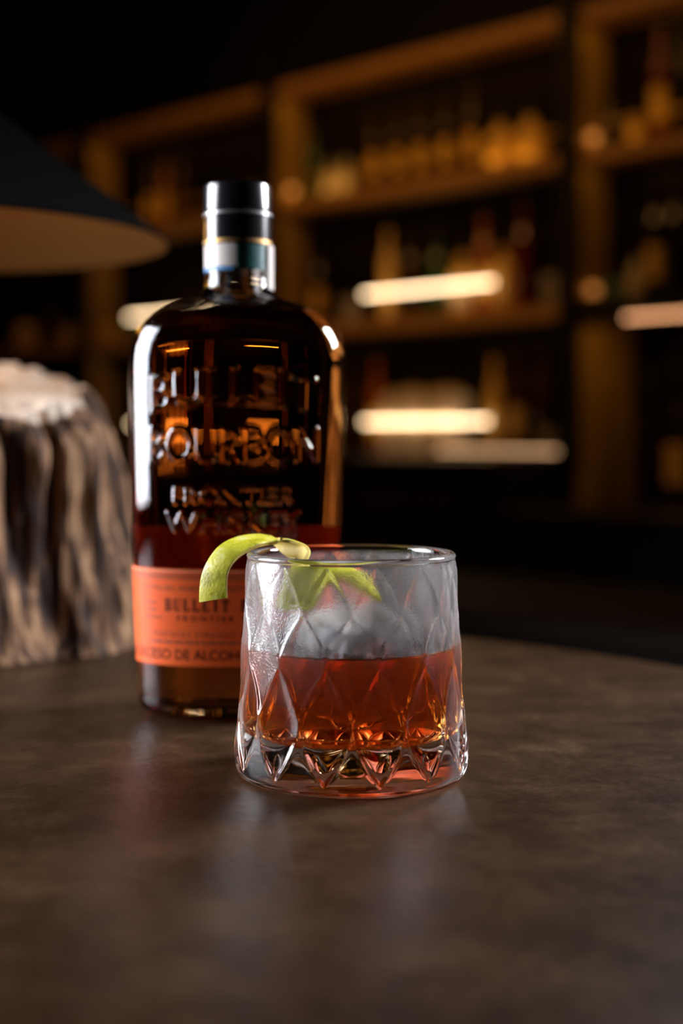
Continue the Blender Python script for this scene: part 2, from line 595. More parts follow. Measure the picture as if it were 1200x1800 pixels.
# arc length along the front (s = 0 at the middle of the front, + to the right) at the body
_t = np.linspace(PI, 2 * PI, 2001)
_x, _y = oval(np.array(0.051), np.array(0.0328), _t)
_s = np.concatenate([[0], np.cumsum(np.hypot(np.diff(_x), np.diff(_y)))])
_s -= _s[-1] / 2


def t_of_s(s):
    return np.interp(s, _s, _t)


S_END = _s[-1]
# columns: fine over the front, coarse over the back
s_front = np.linspace(-S_END, S_END, 421)
t_front = t_of_s(s_front)
t_back = np.linspace(0, PI, 90)[1:-1]
tcol = np.concatenate([t_front, 2 * PI + t_back])
zrow = np.concatenate([np.linspace(0, 0.012, 14)[:-1], np.linspace(0.012, 0.084, 26)[:-1], np.linspace(0.084, 0.170, 270)[:-1],
                       np.linspace(0.170, 0.208, 60)[:-1], np.linspace(0.208, 0.232, 10)])
TT, ZZ = np.meshgrid(tcol, zrow)
bxo, byo = bottle_surface(TT, ZZ)
words = [('BULLEIT', 0.0, 0.1475, 0.0165, 0.078, 0.004), ('BOURBON', 0.0, 0.1205, 0.0165, 0.080, 0.0),
         ('FRONTIER', 0.0, 0.1015, 0.0078, 0.056, 0.0), ('WHISKEY', 0.0, 0.0880, 0.0098, 0.064, 0.0)]
rsel = np.where((zrow > 0.085) & (zrow < 0.168))[0]
csel = np.where(np.abs(s_front) < 0.047)[0]
SG, ZG = np.meshgrid(s_front[csel], zrow[rsel])
tm = text_mask(words, SG, ZG)
tm = smooth1(smooth1(tm, 0, 4), 1, 4)
disp = np.zeros(TT.shape)
disp[np.ix_(rsel, csel)] = tm * 0.0008
nx, ny = byo * 0 + np.cos(TT) / np.maximum(bxo.max(1, keepdims=True), 1e-6), np.sin(TT) / np.maximum(byo.max(1, keepdims=True), 1e-6)
nl = np.hypot(nx, ny)
bxo = bxo + disp * nx / nl
byo = byo + disp * ny / nl
nco = len(tcol)
V = np.stack([bxo, byo, ZZ], -1).reshape(-1, 3)
F = [tuple(q) for q in grid_faces(len(zrow), nco)]
F.append(tuple(range(nco - 1, -1, -1)))               # underside
nout = len(V)
# inner wall: only the dry part above the whiskey is part of the glass mesh; the wetted wall is the whiskey's skin
LV = 0.1915            # whiskey level in the bottle
WALL = 0.0030


def inner(t, z):
    a, b = smooth_prof(BP, z)
    x, y = oval(np.maximum(a - WALL, 0.0085), np.maximum(b - WALL, 0.0085), t)
    return x, y


ti = np.linspace(0, 2 * PI, 121)[:-1]
zi = np.concatenate([np.linspace(LV, 0.206, 26), np.linspace(0.208, 0.232, 8)])
TI, ZI = np.meshgrid(ti, zi)
xi_, yi_ = inner(TI, ZI)
Vi = np.stack([xi_, yi_, ZI], -1).reshape(-1, 3)
Fi = [tuple(q[::-1]) for q in grid_faces(len(zi), len(ti), off=nout)]
bg = mesh_obj('glass_body', np.vstack([V, Vi]), F + Fi, M['bottle_glass'], bot, smooth=True)
# whiskey
zl = np.concatenate([[0.0062, 0.0066, 0.0075, 0.009], np.linspace(0.011, 0.165, 40), np.linspace(0.166, LV, 26)])
TL, ZL = np.meshgrid(ti, zl)
xl, yl = inner(TL, ZL)
shr = np.clip((ZL - 0.0062) / 0.003, 0, 1)
shr = 0.90 + 0.10 * np.sqrt(1 - (1 - shr)**2)
Vl = np.stack([xl * shr, yl * shr, ZL], -1).reshape(-1, 3)
Fl = [tuple(q) for q in grid_faces(len(zl), len(ti))]
nq = len(Fl)
Fl.append(tuple(range(len(ti) - 1, -1, -1)))
top0 = (len(zl) - 1) * len(ti)
Fl.append(tuple(range(top0, top0 + len(ti))))
wl = mesh_obj('whiskey', Vl, Fl, None, bot, mats=[M['whiskey_side'], M['whiskey_top']], fmat=[0] * (nq + 1) + [1])
shade_auto(wl, 50)
wl['label'] = 'dark amber whiskey filling the bottle'


# labels: sheets that follow the glass
def label_sheet(name, s0, s1, zlo, zhi, m, grow, parent, front=True, scallop=0.0, ns=160, nz=10, th=0.00012):
    s = np.linspace(s0, s1, ns)
    zt_ = np.linspace(0, 1, nz)
    lo = zlo + scallop * np.abs(np.sin(s / 0.0021 * PI))
    hi = zhi - scallop * np.abs(np.sin(s / 0.0021 * PI))
    Z = lo[None, :] + zt_[:, None] * (hi - lo)[None, :]
    t = t_of_s(s)
    if not front:
        t = -t
    T = np.broadcast_to(t[None, :], Z.shape)
    vs_ = []
    for g in (grow, grow + th):
        x, y = bottle_surface(T, Z, g)
        vs_.append(np.stack([x, y, Z], -1).reshape(-1, 3))
    n1 = ns * nz
    f1 = grid_faces(nz, ns, wrap=False)
    fo = [tuple(q + n1) for q in f1] + [tuple(q[::-1]) for q in f1]
    rim = list(range(ns)) + [i * ns + ns - 1 for i in range(1, nz)] + [(nz - 1) * ns + k for k in range(ns - 2, -1, -1)] + [i * ns for i in range(nz - 2, 0, -1)]
    for a, b in zip(rim, rim[1:] + rim[:1]):
        fo.append((a, b, b + n1, a + n1))
    if not front:
        fo = [q[::-1] for q in fo]
    return mesh_obj(name, np.vstack(vs_), fo, m, parent, smooth=False)


LB0, LB1 = 0.0252, 0.0712
lab = label_sheet('front_label', -0.0640, 0.0640, LB0, LB1, M['label'], 0.00008, bot, scallop=0.0007, ns=640)
lab['label'] = 'orange paper label with black lettering'
blab = label_sheet('back_label', -0.050, 0.050, LB0, 0.0885, M['backlabel'], 0.00008, bot, front=False, ns=80)


def wrap_mesh(name, co, tris, m, parent, grow):
    s, z = co[:, 0], co[:, 1]
    x, y = bottle_surface(t_of_s(s), z, grow)
    return mesh_obj(name, np.stack([x, y, z], -1), tris, m, parent)


def label_text(name, txt, s0, z0, h, s1, m, parent, grow=0.00024, bold=0.0):
    """flat print: the words set between s0 and s1, wrapped onto the label"""
    cu = bpy.data.curves.new('t', 'FONT')
    cu.body = txt
    cu.offset = bold
    cu.resolution_u = 3
    ob = bpy.data.objects.new('t', cu)
    COL.objects.link(ob)
    dg = bpy.context.evaluated_depsgraph_get()
    me = ob.evaluated_get(dg).to_mesh()
    co = np.array([v.co[:] for v in me.vertices])
    me.calc_loop_triangles()
    tr = [tuple(t.vertices) for t in me.loop_triangles]
    ob.evaluated_get(dg).to_mesh_clear()
    bpy.data.objects.remove(ob)
    bpy.data.curves.remove(cu)
    co[:, 0] = s0 + (co[:, 0] - co[:, 0].min()) / np.ptp(co[:, 0]) * (s1 - s0)
    co[:, 1] = z0 + co[:, 1] / co[:, 1].max() * h
    return wrap_mesh(name, co, tr, m, parent, grow)


def slab_word(name, txt, s0, z0, h, s1, m, parent, grow=0.00024):
    """heavy slab-serif capitals drawn from strokes on a 0..1 cell"""
    G = {'B': [(.05, 0, .35, 1), (.0, .88, .7, 1), (.0, 0, .7, .12), (.3, .45, .7, .56), (.62, .06, .92, .48), (.62, .54, .88, .94)],
         'U': [(.04, .1, .34, 1), (0, .92, .4, 1), (.16, 0, .78, .13), (.74, .08, .86, 1), (.66, .92, .96, 1)],
         'L': [(.1, 0, .42, 1), (0, .9, .55, 1), (0, 0, .95, .12), (.82, 0, .95, .34)],
         'E': [(.1, 0, .42, 1), (0, .88, .92, 1), (0, 0, .95, .12), (.35, .44, .7, .56), (.8, .7, .92, 1), (.82, 0, .95, .32)],
         'I': [(.32, 0, .66, 1), (.22, .92, .76, 1), (.22, 0, .76, .08)],
         'T': [(.34, 0, .66, 1), (0, .88, 1, 1), (0, .66, .12, 1), (.88, .66, 1, 1), (.2, 0, .8, .1)],
         'O': [(.05, .15, .36, .85), (.64, .15, .95, .85), (.2, 0, .8, .13), (.2, .87, .8, 1), (.1, .08, .34, .2), (.66, .08, .9, .2), (.1, .8, .34, .92), (.66, .8, .9, .92)],
         'R': [(.05, 0, .35, 1), (0, .88, .7, 1), (0, 0, .45, .1), (.3, .42, .7, .54), (.6, .5, .9, .94), (.58, 0, .85, .46), (.55, 0, 1, .1)],
         'N': [(.1, 0, .24, 1), (0, 0, .36, .1), (0, .9, .36, 1), (.76, 0, .9, 1), (.64, .9, 1, 1), (.24, .62, .44, .98), (.38, .36, .6, .72), (.54, .04, .78, .44)],
         ' ': []}
    n = len(txt)
    pitch = (s1 - s0) / n
    V_, F_ = [], []
    for k, ch in enumerate(txt):
        for a, b, c, d in G[ch]:
            i = len(V_)
            xs = s0 + (k + 0.10) * pitch
            wd = pitch * 0.78
            V_ += [(xs + a * wd, z0 + b * h, 0), (xs + c * wd, z0 + b * h, 0), (xs + c * wd, z0 + d * h, 0), (xs + a * wd, z0 + d * h, 0)]
            F_.append((i, i + 1, i + 2, i + 3))
    return wrap_mesh(name, np.array(V_), F_, m, parent, grow)


def s_px(px):       # arc position of an image column on the bottle's front
    x = (px - 418) * 0.655 / FPX
    i = np.interp(np.clip(x, -0.0509, 0.0509), _x, _s)
    return float(i)


def z_px(py):
    return CH - (py - HOR) * 0.660 / FPX


slab_word('brand_lettering', 'BULLEIT BOURBON', s_px(292), z_px(1075), 0.0058, s_px(552), M['ink'], lab)
label_text('name_lettering', 'F R O N T I E R   W H I S K E Y', s_px(316), z_px(1092), 0.0026, s_px(528), M['ink'], lab, bold=0.012)
label_text('origin_lettering', 'K E N T U C K Y   S T R A I G H T   B O U R B O N   W H I S K E Y', s_px(268), z_px(1120), 0.0024, s_px(572), M['ink_soft'], lab, bold=0.014)
label_text('distiller_lettering', 'DISTILLED, AGED AND BOTTLED', s_px(252), z_px(1038), 0.0021, s_px(470), M['ink_soft'], lab, bold=0.012)
label_text('warning_lettering', 'EL EXCESO DE ALCOHOL ES PERJUDICIAL', -0.0625, z_px(1160), 0.0046, 0.058, M['ink'], lab, bold=0.01)
# dotted ornament bands and the illegible fine print
random.seed(4)


def bars(name, rects, m, grow=0.00022):
    V_, F_ = [], []
    for a, b, c, d in rects:
        n = max(2, int((c - a) / 0.002) + 1)
        i = len(V_)
        for k in range(n):
            q = a + (c - a) * k / (n - 1)
            V_ += [(q, b, 0), (q, d, 0)]
        F_ += [(i + 2 * k, i + 2 * k + 2, i + 2 * k + 3, i + 2 * k + 1) for k in range(n - 1)]
    return wrap_mesh(name, np.array(V_), F_, m, lab, grow)


zo = z_px(1015)
rc = [(-0.058, zo + 0.0016, 0.058, zo + 0.0019), (-0.058, zo - 0.0012, 0.058, zo - 0.0009)]
q = -0.0578
while q < 0.058:
    rc.append((q, zo - 0.0004, q + 0.0007, zo + 0.0011))
    q += 0.0011
bars('ornament_band', rc, M['ink_soft'])
bars('edge_dots', [(k * 0.0021 + 0.0004, LB1 - 0.0017, k * 0.0021 + 0.0017, LB1 - 0.0009) for k in range(-30, 30)], M['label_edge'])
rc = []
for row, (a, b) in enumerate(((256, 279), (256, 278), (255, 288))):
    z = z_px(1063 + row * 13)
    q, e = s_px(a), s_px(b)
    while q < e:
        l = random.uniform(0.001, 0.0022)
        rc.append((q, z, min(q + l, e), z + 0.0011))
        q += l + 0.0006
z = z_px(1132)
q = s_px(262)
while q < s_px(575):
    l = random.uniform(0.0015, 0.005)
    rc.append((q, z, q + l, z + 0.0012))
    q += l + 0.0009
bars('fine_print', rc, M['ink_soft'])

# cap, rings and the tax seal
cap = lathe('cap', [(0.0148, 0.2243), (0.0164, 0.2243), (0.0164, 0.2392), (0.0160, 0.2396), (0.0160, 0.2408), (0.0164, 0.2412), (0.0164, 0.2524), (0.0160, 0.2535), (0.0150, 0.2539), (0, 0.2539)],
            M['cap'], bot, n=72)
lathe('cap_ring', [(0.01655, 0.2386), (0.01685, 0.2389), (0.01685, 0.2395), (0.01655, 0.2398), (0.0161, 0.2397), (0.0161, 0.2387), (0.01655, 0.2386)], M['silver'], bot, n=72)
lathe('gold_band', [(0.0162, 0.2248), (0.01655, 0.2248), (0.01655, 0.2266), (0.0162, 0.2266)], M['gold'], bot, n=72)


def seal_part(name, a0, a1, z0, z1, r, m, th=0.0002):
    n = 18
    V_ = []
    for rr in (r, r + th):
        for z in (z0, z1):
            V_ += [(rr * math.sin(R(a0 + (a1 - a0) * k / n)), -rr * math.cos(R(a0 + (a1 - a0) * k / n)), z) for k in range(n + 1)]
    k1 = n + 1
    F_ = []
    for k in range(n):
        F_ += [(k, k1 + k, k1 + k + 1, k + 1), (2 * k1 + k, 2 * k1 + k + 1, 3 * k1 + k + 1, 3 * k1 + k),
               (k, k + 1, 2 * k1 + k + 1, 2 * k1 + k), (k1 + k, 3 * k1 + k, 3 * k1 + k + 1, k1 + k + 1)]
    F_ += [(0, 2 * k1, 3 * k1, k1), (n, k1 + n, 3 * k1 + n, 2 * k1 + n)]
    o = mesh_obj(name, V_, F_, m, bot)
    return o


seal_part('seal_paper', -95, 2, 0.2135, 0.2243, 0.0160, M['seal_pale'])
seal_part('seal_stamp', 2, 62, 0.2120, 0.2243, 0.0160, M['seal_teal'])
seal_part('seal_border', -95, -4, 0.2115, 0.2133, 0.0160, M['seal_blue'])
seal_part('seal_tail', 62, 100, 0.2030, 0.2243, 0.0172, M['seal_pale'])

# ------------------------------------------------------------------ rocks glass
GX, GY = (617 - 600) * 0.564 / FPX, 0.564
GL = Vector((GX, GY, TZ))
NL = 14                                                     # leaves round the glass
nth, nzz = NL * 44, 260
GP = np.array([(0.0, 0.0438), (0.0006, 0.0446), (0.0022, 0.0455), (0.0060, 0.0461), (0.0100, 0.0461), (0.0250, 0.0451), (0.0500, 0.0436), (0.0700, 0.0424), (0.0815, 0.0416), (0.0838, 0.0412), (0.0846, 0.0411)])
zg = np.concatenate([np.linspace(0, 0.004, 20)[:-1], np.linspace(0.004, 0.0846, nzz)])
(rg_,) = smooth_prof(GP, zg)
th = np.arange(nth) / nth * 360.0 - 180.0
TH, ZH = np.meshgrid(th, zg)
dsp = np.zeros(TH.shape)
pitch = 360.0 / NL
for zc, hh, offs, dep in ((0.0668, 0.0172, 0.5, 0.0012), (0.0468, 0.0192, 0.0, 0.0013), (0.0252, 0.0212, 0.5, 0.0017)):
    ph = (TH + 90.0) / pitch - offs                        # theta = -90 deg faces the camera
    dth = (ph - np.round(ph)) * pitch
    tt = (ZH - zc) / hh
    wd = 12.5 * np.clip(1 - np.abs(tt)**1.75, 0, None)**1.0
    inside = wd > 0.15
    qn = np.where(inside, np.abs(dth) / np.maximum(wd, 0.15), 2.0)
    d = dep * np.sqrt(np.clip(wd / 12.5, 0, 1)) * np.clip(1 - qn**2.4, 0, None)
    edge = 0.00035 * np.exp(-((qn - 1.0) * np.maximum(wd, 3) / 0.75)**2) * (np.abs(tt) < 1)
    dsp = np.maximum(dsp, d * (qn < 1)) - edge
dsp = smooth1(smooth1(dsp, 0, 1), 1, 1, wrap=True)
rr_ = rg_[:, None] - dsp
gxv = rr_ * np.cos(np.radians(TH))
gyv = rr_ * np.sin(np.radians(TH))
V = np.stack([gxv, gyv, ZH], -1).reshape(-1, 3)
F = [tuple(x) for x in grid_faces(len(zg), nth)]
nt_out = len(V)
# lip and dry inner wall, then foot with a shallow dimple
LG = 0.0505                                               # level of the drink
GI = np.array([(0.0160, 0.0350), (0.0185, 0.0374), (0.0230, 0.0384), (0.0500, 0.0385), (0.0700, 0.0381), (0.0846, 0.0376)])
lip = [(0.0414, 0.0851), (0.04145, 0.0857), (0.0411, 0.0864), (0.0404, 0.0868), (0.0394, 0.0869), (0.0384, 0.0866), (0.0378, 0.0859), (0.0376, 0.0850)]
zin = np.concatenate([np.linspace(0.0846, LG, 24)])
(rin,) = smooth_prof(GI, zin)
rings = lip + list(zip(rin, zin))
V2 = []
for r, z in rings:
    V2.append(np.stack([r * np.cos(np.radians(th)), r * np.sin(np.radians(th)), np.full(nth, z)], -1))
V2 = np.vstack(V2)
F2 = [tuple(x) for x in grid_faces(len(rings) + 1, nth, off=nt_out - nth)]
nb = nt_out + len(V2)
foot = [(0.0425, 0.0), (0.0395, 0.0012), (0.0340, 0.0024), (0.0200, 0.0034), (0.0001, 0.0037)]
V3 = np.vstack([np.stack([r * np.cos(np.radians(th)), r * np.sin(np.radians(th)), np.full(nth, z)], -1) for r, z in foot])
F3 = []
prev = np.arange(nth)
for k in range(len(foot)):
    cur = nb + k * nth + np.arange(nth)
    F3 += [(int(prev[j]), int(cur[j]), int(cur[(j + 1) % nth]), int(prev[(j + 1) % nth])) for j in range(nth)]
    prev = cur
F3.append(tuple(int(x) for x in prev[::-1]))
gl = mesh_obj('rocks_glass', np.vstack([V, V2, V3]), F + F2 + F3, None, smooth=True, mats=[M['misted_glass'], M['bottle_glass']], fmat=[0] * len(F) + [1] * (len(F2) + len(F3)))
gl.location = GL
tag(gl, 'frosty whiskey tumbler with cut leaf pattern and thick clear base', 'glass')

# drink
nd_ = 160
td = np.arange(nd_) / nd_ * 2 * PI
zd = np.concatenate([np.linspace(0.0160, 0.023, 12), np.linspace(0.0245, LG, 22)])
(rd,) = smooth_prof(GI, zd)
Vd = [np.stack([r * np.cos(td), r * np.sin(td), np.full(nd_, z)], -1) for r, z in zip(rd, zd)]
nside = len(Vd)
men = [(rd[-1] - 0.0004, LG - 0.0005), (rd[-1] - 0.0010, LG - 0.0009), (rd[-1] - 0.0020, LG - 0.0011)]
Vd += [np.stack([r * np.cos(td), r * np.sin(td), np.full(nd_, z)], -1) for r, z in men]
Vb = [np.stack([r * np.cos(td), r * np.sin(td), np.full(nd_, z)], -1) for r, z in ((0.026, 0.0152), (0.012, 0.0148))]
allv = np.vstack(Vd + Vb)
Fd = [tuple(x) for x in grid_faces(len(Vd), nd_)]
fm = [0 if i < (nside - 1) * nd_ else 1 for i in range(len(Fd))]
Fd.append(tuple(range((len(Vd) - 1) * nd_, len(Vd) * nd_)))
fm.append(1)
b1, b2 = len(Vd) * nd_, (len(Vd) + 1) * nd_
Fd += [(j, b1 + j, b1 + (j + 1) % nd_, (j + 1) % nd_) for j in range(nd_)]
Fd += [(b1 + j, b2 + j, b2 + (j + 1) % nd_, b1 + (j + 1) % nd_) for j in range(nd_)]
Fd.append(tuple(range(b2 + nd_ - 1, b2 - 1, -1)))
fm += [0] * (2 * nd_ + 1)
dr = mesh_obj('whiskey_drink', allv, Fd, None, mats=[M['drink_side'], M['drink_top']], fmat=fm)
shade_auto(dr, 50)
dr.location = GL
tag(dr, 'red-amber whiskey drink half filling the leaf-patterned tumbler', 'drink')

# ice: one big cube with melted, uneven faces
nI = 26
pts, fcs = [], []
rngI = np.random.RandomState(3)
for ax in range(3):
    for sg_ in (-1, 1):
        base = len(pts)
        for i in range(nI):
            for j in range(nI):
                a, b = -1 + 2 * i / (nI - 1), -1 + 2 * j / (nI - 1)
                p = [0, 0, 0]
                p[ax], p[(ax + 1) % 3], p[(ax + 2) % 3] = sg_, a, b
                pts.append(p)
        for i in range(nI - 1):
            for j in range(nI - 1):
                q = (base + i * nI + j, base + (i + 1) * nI + j, base + (i + 1) * nI + j + 1, base + i * nI + j + 1)
                fcs.append(q if sg_ > 0 else q[::-1])
P = np.array(pts, float)
rad = 1.0
P8 = P / (np.sum(np.abs(P)**9, axis=1, keepdims=True)**(1 / 9.0))       # rounded cube
lump = (vnoise(P8[:, 0] * 2.3 + 7 + P8[:, 2], P8[:, 1] * 2.3 + 9 - P8[:, 2], 5) - 0.5) * 0.10 + (vnoise(P8[:, 0] * 6 + 20, P8[:, 1] * 6 + 20 + 5 * P8[:, 2], 8) - 0.5) * 0.05
P8 = P8 * (1 + lump[:, None])
P8 *= np.array([0.0200, 0.0200, 0.0190])
ice = mesh_obj('ice_cube', P8, fcs, M['ice'])
import bmesh
bm = bmesh.new()
bm.from_mesh(ice.data)
bmesh.ops.remove_doubles(bm, verts=bm.verts, dist=1e-5)
bm.to_mesh(ice.data)
bm.free()
shade_auto(ice, 60)
ice.location = GL + Vector((0.002, 0.002, 0.0435))
ice.rotation_euler = (R(8), R(-6), R(38))
ice.data.materials.append(M['ice_wet'])                       # the faces under the drink's surface
rot_i = ice.rotation_euler.to_matrix()
for p_ in ice.data.polygons:
    if (rot_i @ p_.center).z + 0.0435 < LG - 0.001:
        p_.material_index = 1
tag(ice, 'clear melting ice cube standing out of the drink', 'ice cube')

# ------------------------------------------------------------------ lime twist
# both edges of the strip, as (column, row, distance) seen from the camera's place
E1 = [(350, 1059, .560), (351, 1034, .561), (355, 1010, .562), (366, 985, .564), (384, 962, .568), (408, 948, .574), (438, 941, .581), (466, 942, .586), (484, 955, .586), (506, 980, .578), (534, 984, .562), (566, 991, .560), (598, 999, .558), (624, 1009, .556), (650, 1030, .552), (672, 1050, .547)]
E2 = [(399, 1051, .556), (398, 1030, .556), (399, 1012, .557), (404, 996, .558), (416, 980, .560), (434, 967, .563), (456, 957, .567), (478, 953, .572), (512, 950, .574), (544, 974, .566), (482, 1060, .552), (534, 1072, .549), (566, 1030, .550), (602, 1022, .550), (640, 1042, .548), (668, 1054, .546)]


def P3(px, py, d):
    return Vector(((px - 600) * d / FPX, d, ZC - (py - HOR) * d / FPX))


def cat(pts, n):
    out_ = []
    m_ = len(pts)
    for i in range(n):
        f = i / (n - 1) * (m_ - 1)
        k = min(int(f), m_ - 2)
        t = f - k
        p0, p1, p2, p3 = pts[max(k - 1, 0)], pts[k], pts[k + 1], pts[min(k + 2, m_ - 1)]
        out_.append(0.5 * ((2 * p1) + (p2 - p0) * t + (2 * p0 - 5 * p1 + 4 * p2 - p3) * t * t + (3 * p1 - p0 - 3 * p2 + p3) * t**3))
    return out_


NLn, NW = 110, 9
A = cat([P3(*e) for e in E1], NLn)
B = cat([P3(*e) for e in E2], NLn)
mid = [(a + b) / 2 for a, b in zip(A, B)]
nrm = []
for i in range(NLn):
    tdir = (mid[min(i + 1, NLn - 1)] - mid[max(i - 1, 0)]).normalized()
    wdir = (B[i] - A[i]).normalized()
    n_ = wdir.cross(tdir)
    n_ = n_.normalized() if n_.length > 1e-6 else Vector((0, -1, 0))
    if nrm and n_.dot(nrm[-1]) < 0:
        n_ = -n_
    nrm.append(n_)
for i in range(NLn):                                   # which face the camera sees along the strip: rind, pith (under the curl), rind
    f = i / (NLn - 1) * (len(E1) - 1)
    want = 1 if 7.6 < f < 9.6 else -1
    if (f < 6.5 or f > 7.3) and nrm[i].y * want < 0:
        nrm[i] = -nrm[i]
    elif 6.5 <= f <= 7.3 and nrm[i].dot(nrm[i - 1]) < 0:
        nrm[i] = -nrm[i]
for _ in range(3):
    nrm = [(nrm[max(i - 1, 0)] + nrm[i] * 2 + nrm[min(i + 1, NLn - 1)]).normalized() for i in range(NLn)]


def strip(name, h0, h1, m, parent, inset):
    V_, F_ = [], []
    for i in range(NLn):
        for side, h in ((0, h0), (1, h1)):
            for k in range(NW):
                f = k / (NW - 1)
                g = inset[side] + (1 - 2 * inset[side]) * f
                bulge = 0.0006 * (1 - (2 * f - 1)**2)
                V_.append(A[i].lerp(B[i], g) + nrm[i] * (h + bulge))
    rw = 2 * NW
    for i in range(NLn - 1):
        for k in range(NW - 1):
            a, b = i * rw + k, (i + 1) * rw + k
            F_.append((a, a + 1, b + 1, b))
            a, b = a + NW, b + NW
            F_.append((a, b, b + 1, a + 1))
        for k in (0, NW - 1):
            a, b, c, d = i * rw + k, i * rw + NW + k, (i + 1) * rw + NW + k, (i + 1) * rw + k
            F_.append((a, d, c, b) if k == 0 else (a, b, c, d))
    for i in (0, NLn - 1):
        for k in range(NW - 1):
            a = i * rw + k
            q = (a, a + NW, a + NW + 1, a + 1)
            F_.append(q if i == 0 else q[::-1])
    o = mesh_obj(name, [v - LT for v in V_], F_, m, parent)
    import bmesh as bmm
    b_ = bmm.new()
    b_.from_mesh(o.data)
    bmm.ops.recalc_face_normals(b_, faces=b_.faces)
    b_.to_mesh(o.data)
    b_.free()
    shade_auto(o, 50)
    return o


LT = Vector((GX - 0.0345, GY + 0.018, TZ + 0.0868))
lime = empty('lime_twist', LT)
tag(lime, 'curled strip of green lime peel draped over the tumbler rim', 'garnish')
strip('rind', 0.0, 0.0006, M['rind'], lime, (0.0, 0.02))
strip('pith', -0.0013, -0.00002, M['pith'], lime, (0.03, 0.0))

# ------------------------------------------------------------------ log and lamp
LX, LY = -0.286, 0.925
nth2, nz2 = 420, 150
tl_ = np.arange(nth2) / nth2
zt2 = np.linspace(0, 1, nz2)
TL2, ZL2 = np.meshgrid(tl_, zt2)
angL = TL2 * 2 * PI
wob = (vnoise(TL2 * 9, ZL2 * 2.5 + 4, 15, 9) - 0.5) * 0.012      # fibres wander a little on their way up
TW = TL2 + wob * ZL2 * 0.6
nA = vnoise(TW * 26, ZL2 * 1.1 + 3, 11, 26)
nB = vnoise(TW * 60, ZL2 * 1.8 + 1, 12, 60)
nC = vnoise(TW * 128, ZL2 * 5 + 2, 13, 128)
nE = vnoise(TW * 240, ZL2 * 9 + 2, 16, 240)
nD = vnoise(TL2 * 7, ZL2 * 1.6 + 5, 14, 7)
rid = 1 - np.abs(2 * nA - 1)                                       # sharp crevices where the noise crosses its middle
groove = -0.020 * np.clip(rid - 0.45, 0, None)**1.3 * 2 + (nB - 0.5) * 0.013 + (nC - 0.5) * 0.007 + (nE - 0.5) * 0.003 + (nD - 0.5) * 0.020
top_in = np.clip(ZL2 - 0.80, 0, 1) / 0.20
rx = 0.150 - 0.006 * ZL2**1.4 - 0.013 * top_in**2.2 * (1 + 0.8 * (nA - 0.5)) + 0.006 * np.exp(-ZL2 / 0.06)
rx = rx + groove
ry = rx * 0.84


def log_top(x, y):
    return 0.153 + 0.21 * y + 0.03 * x


Xl, Yl = rx * np.cos(angL), ry * np.sin(angL)
ztop = log_top(Xl[-1], Yl[-1]) + (vnoise(tl_ * 30, tl_ * 0, 21, 30) - 0.5) * 0.012
Zl = ZL2 * ztop[None, :]
Zl[0] = np.where(True, 0.0, 0)
V = np.stack([Xl, Yl, Zl], -1).reshape(-1, 3)
F = [tuple(x) for x in grid_faces(nz2, nth2)]
F.append(tuple(range(nth2 - 1, -1, -1)))
logE = empty('wood_log', (LX, LY, TZ))
tag(logE, 'rugged weathered wood log block with pale cut top beside the bottle', 'log')
bark = mesh_obj('bark_side', V, F, M['bark'], logE, smooth=True)
nr_ = 40
fr = np.linspace(1, 0.0, nr_)
FR, AN = np.meshgrid(fr, angL[0], indexing='ij')
Xt, Yt = Xl[-1][None, :] * FR, Yl[-1][None, :] * FR
bumpT = (vnoise(Xt * 45 + 30, Yt * 45 + 30, 31) - 0.5) * 0.013 + (vnoise(Xt * 130 + 40, Yt * 130 + 40, 32) - 0.5) * 0.004
Zt = np.where(FR > 0.999, ztop[None, :], log_top(Xt, Yt) + bumpT + 0.004)
Zt = Zt - 0.10 * np.clip(0.06 - np.hypot(Xt + 0.01, Yt - 0.03), 0, 0.03) * 0
V = np.stack([Xt, Yt, Zt], -1).reshape(-1, 3)
F = [tuple(x) for x in grid_faces(nr_, nth2)]
ct = mesh_obj('cut_top', V, F, M['endgrain'], logE, smooth=True)
ct['label'] = 'pale rough cut top of the log'

lampX, lampY = -0.292, 0.950
zs = 0.262
lamp = empty('table_lamp', (lampX, lampY, TZ + 0.166))
tag(lamp, 'table lamp with wide black conical shade above the wood log', 'lamp')
o = -0.166
lathe('lamp_base', [(0, -0.004), (0.034, -0.004), (0.036, 0.004), (0.030, 0.010), (0.010, 0.014), (0.0, 0.014)], M['dark_metal'], lamp, n=40)
lathe('stem', [(0.006, 0.012), (0.006, zs + 0.075 + o), (0.0, zs + 0.075 + o)], M['dark_metal'], lamp, n=16)
n_s = 128
lathe('shade', [(0.176, zs + o), (0.177, zs + 0.002 + o), (0.100, zs + 0.058 + o), (0.026, zs + 0.118 + o), (0.0, zs + 0.1185 + o), (0.0, zs + 0.1165 + o), (0.026, zs + 0.116 + o), (0.1, zs + 0.056 + o), (0.176, zs + o)],
      M['shade_out'], lamp, n=n_s)
lathe('shade_lining', [(0.1752, zs + 0.0002 + o), (0.0995, zs + 0.0545 + o), (0.028, zs + 0.1135 + o), (0, zs + 0.1136 + o), (0, zs + 0.1126 + o), (0.0275, zs + 0.1125 + o), (0.0985, zs + 0.0540 + o), (0.1745, zs + 0.0001 + o), (0.1752, zs + 0.0002 + o)], M['shade_in'], lamp, n=n_s)
lathe('bulb', [(0, zs + 0.052 + o), (0.012, zs + 0.055 + o), (0.020, zs + 0.066 + o), (0.020, zs + 0.078 + o), (0.012, zs + 0.096 + o), (0.012, zs + 0.111 + o), (0, zs + 0.111 + o)], M['bulb'], lamp, n=24)

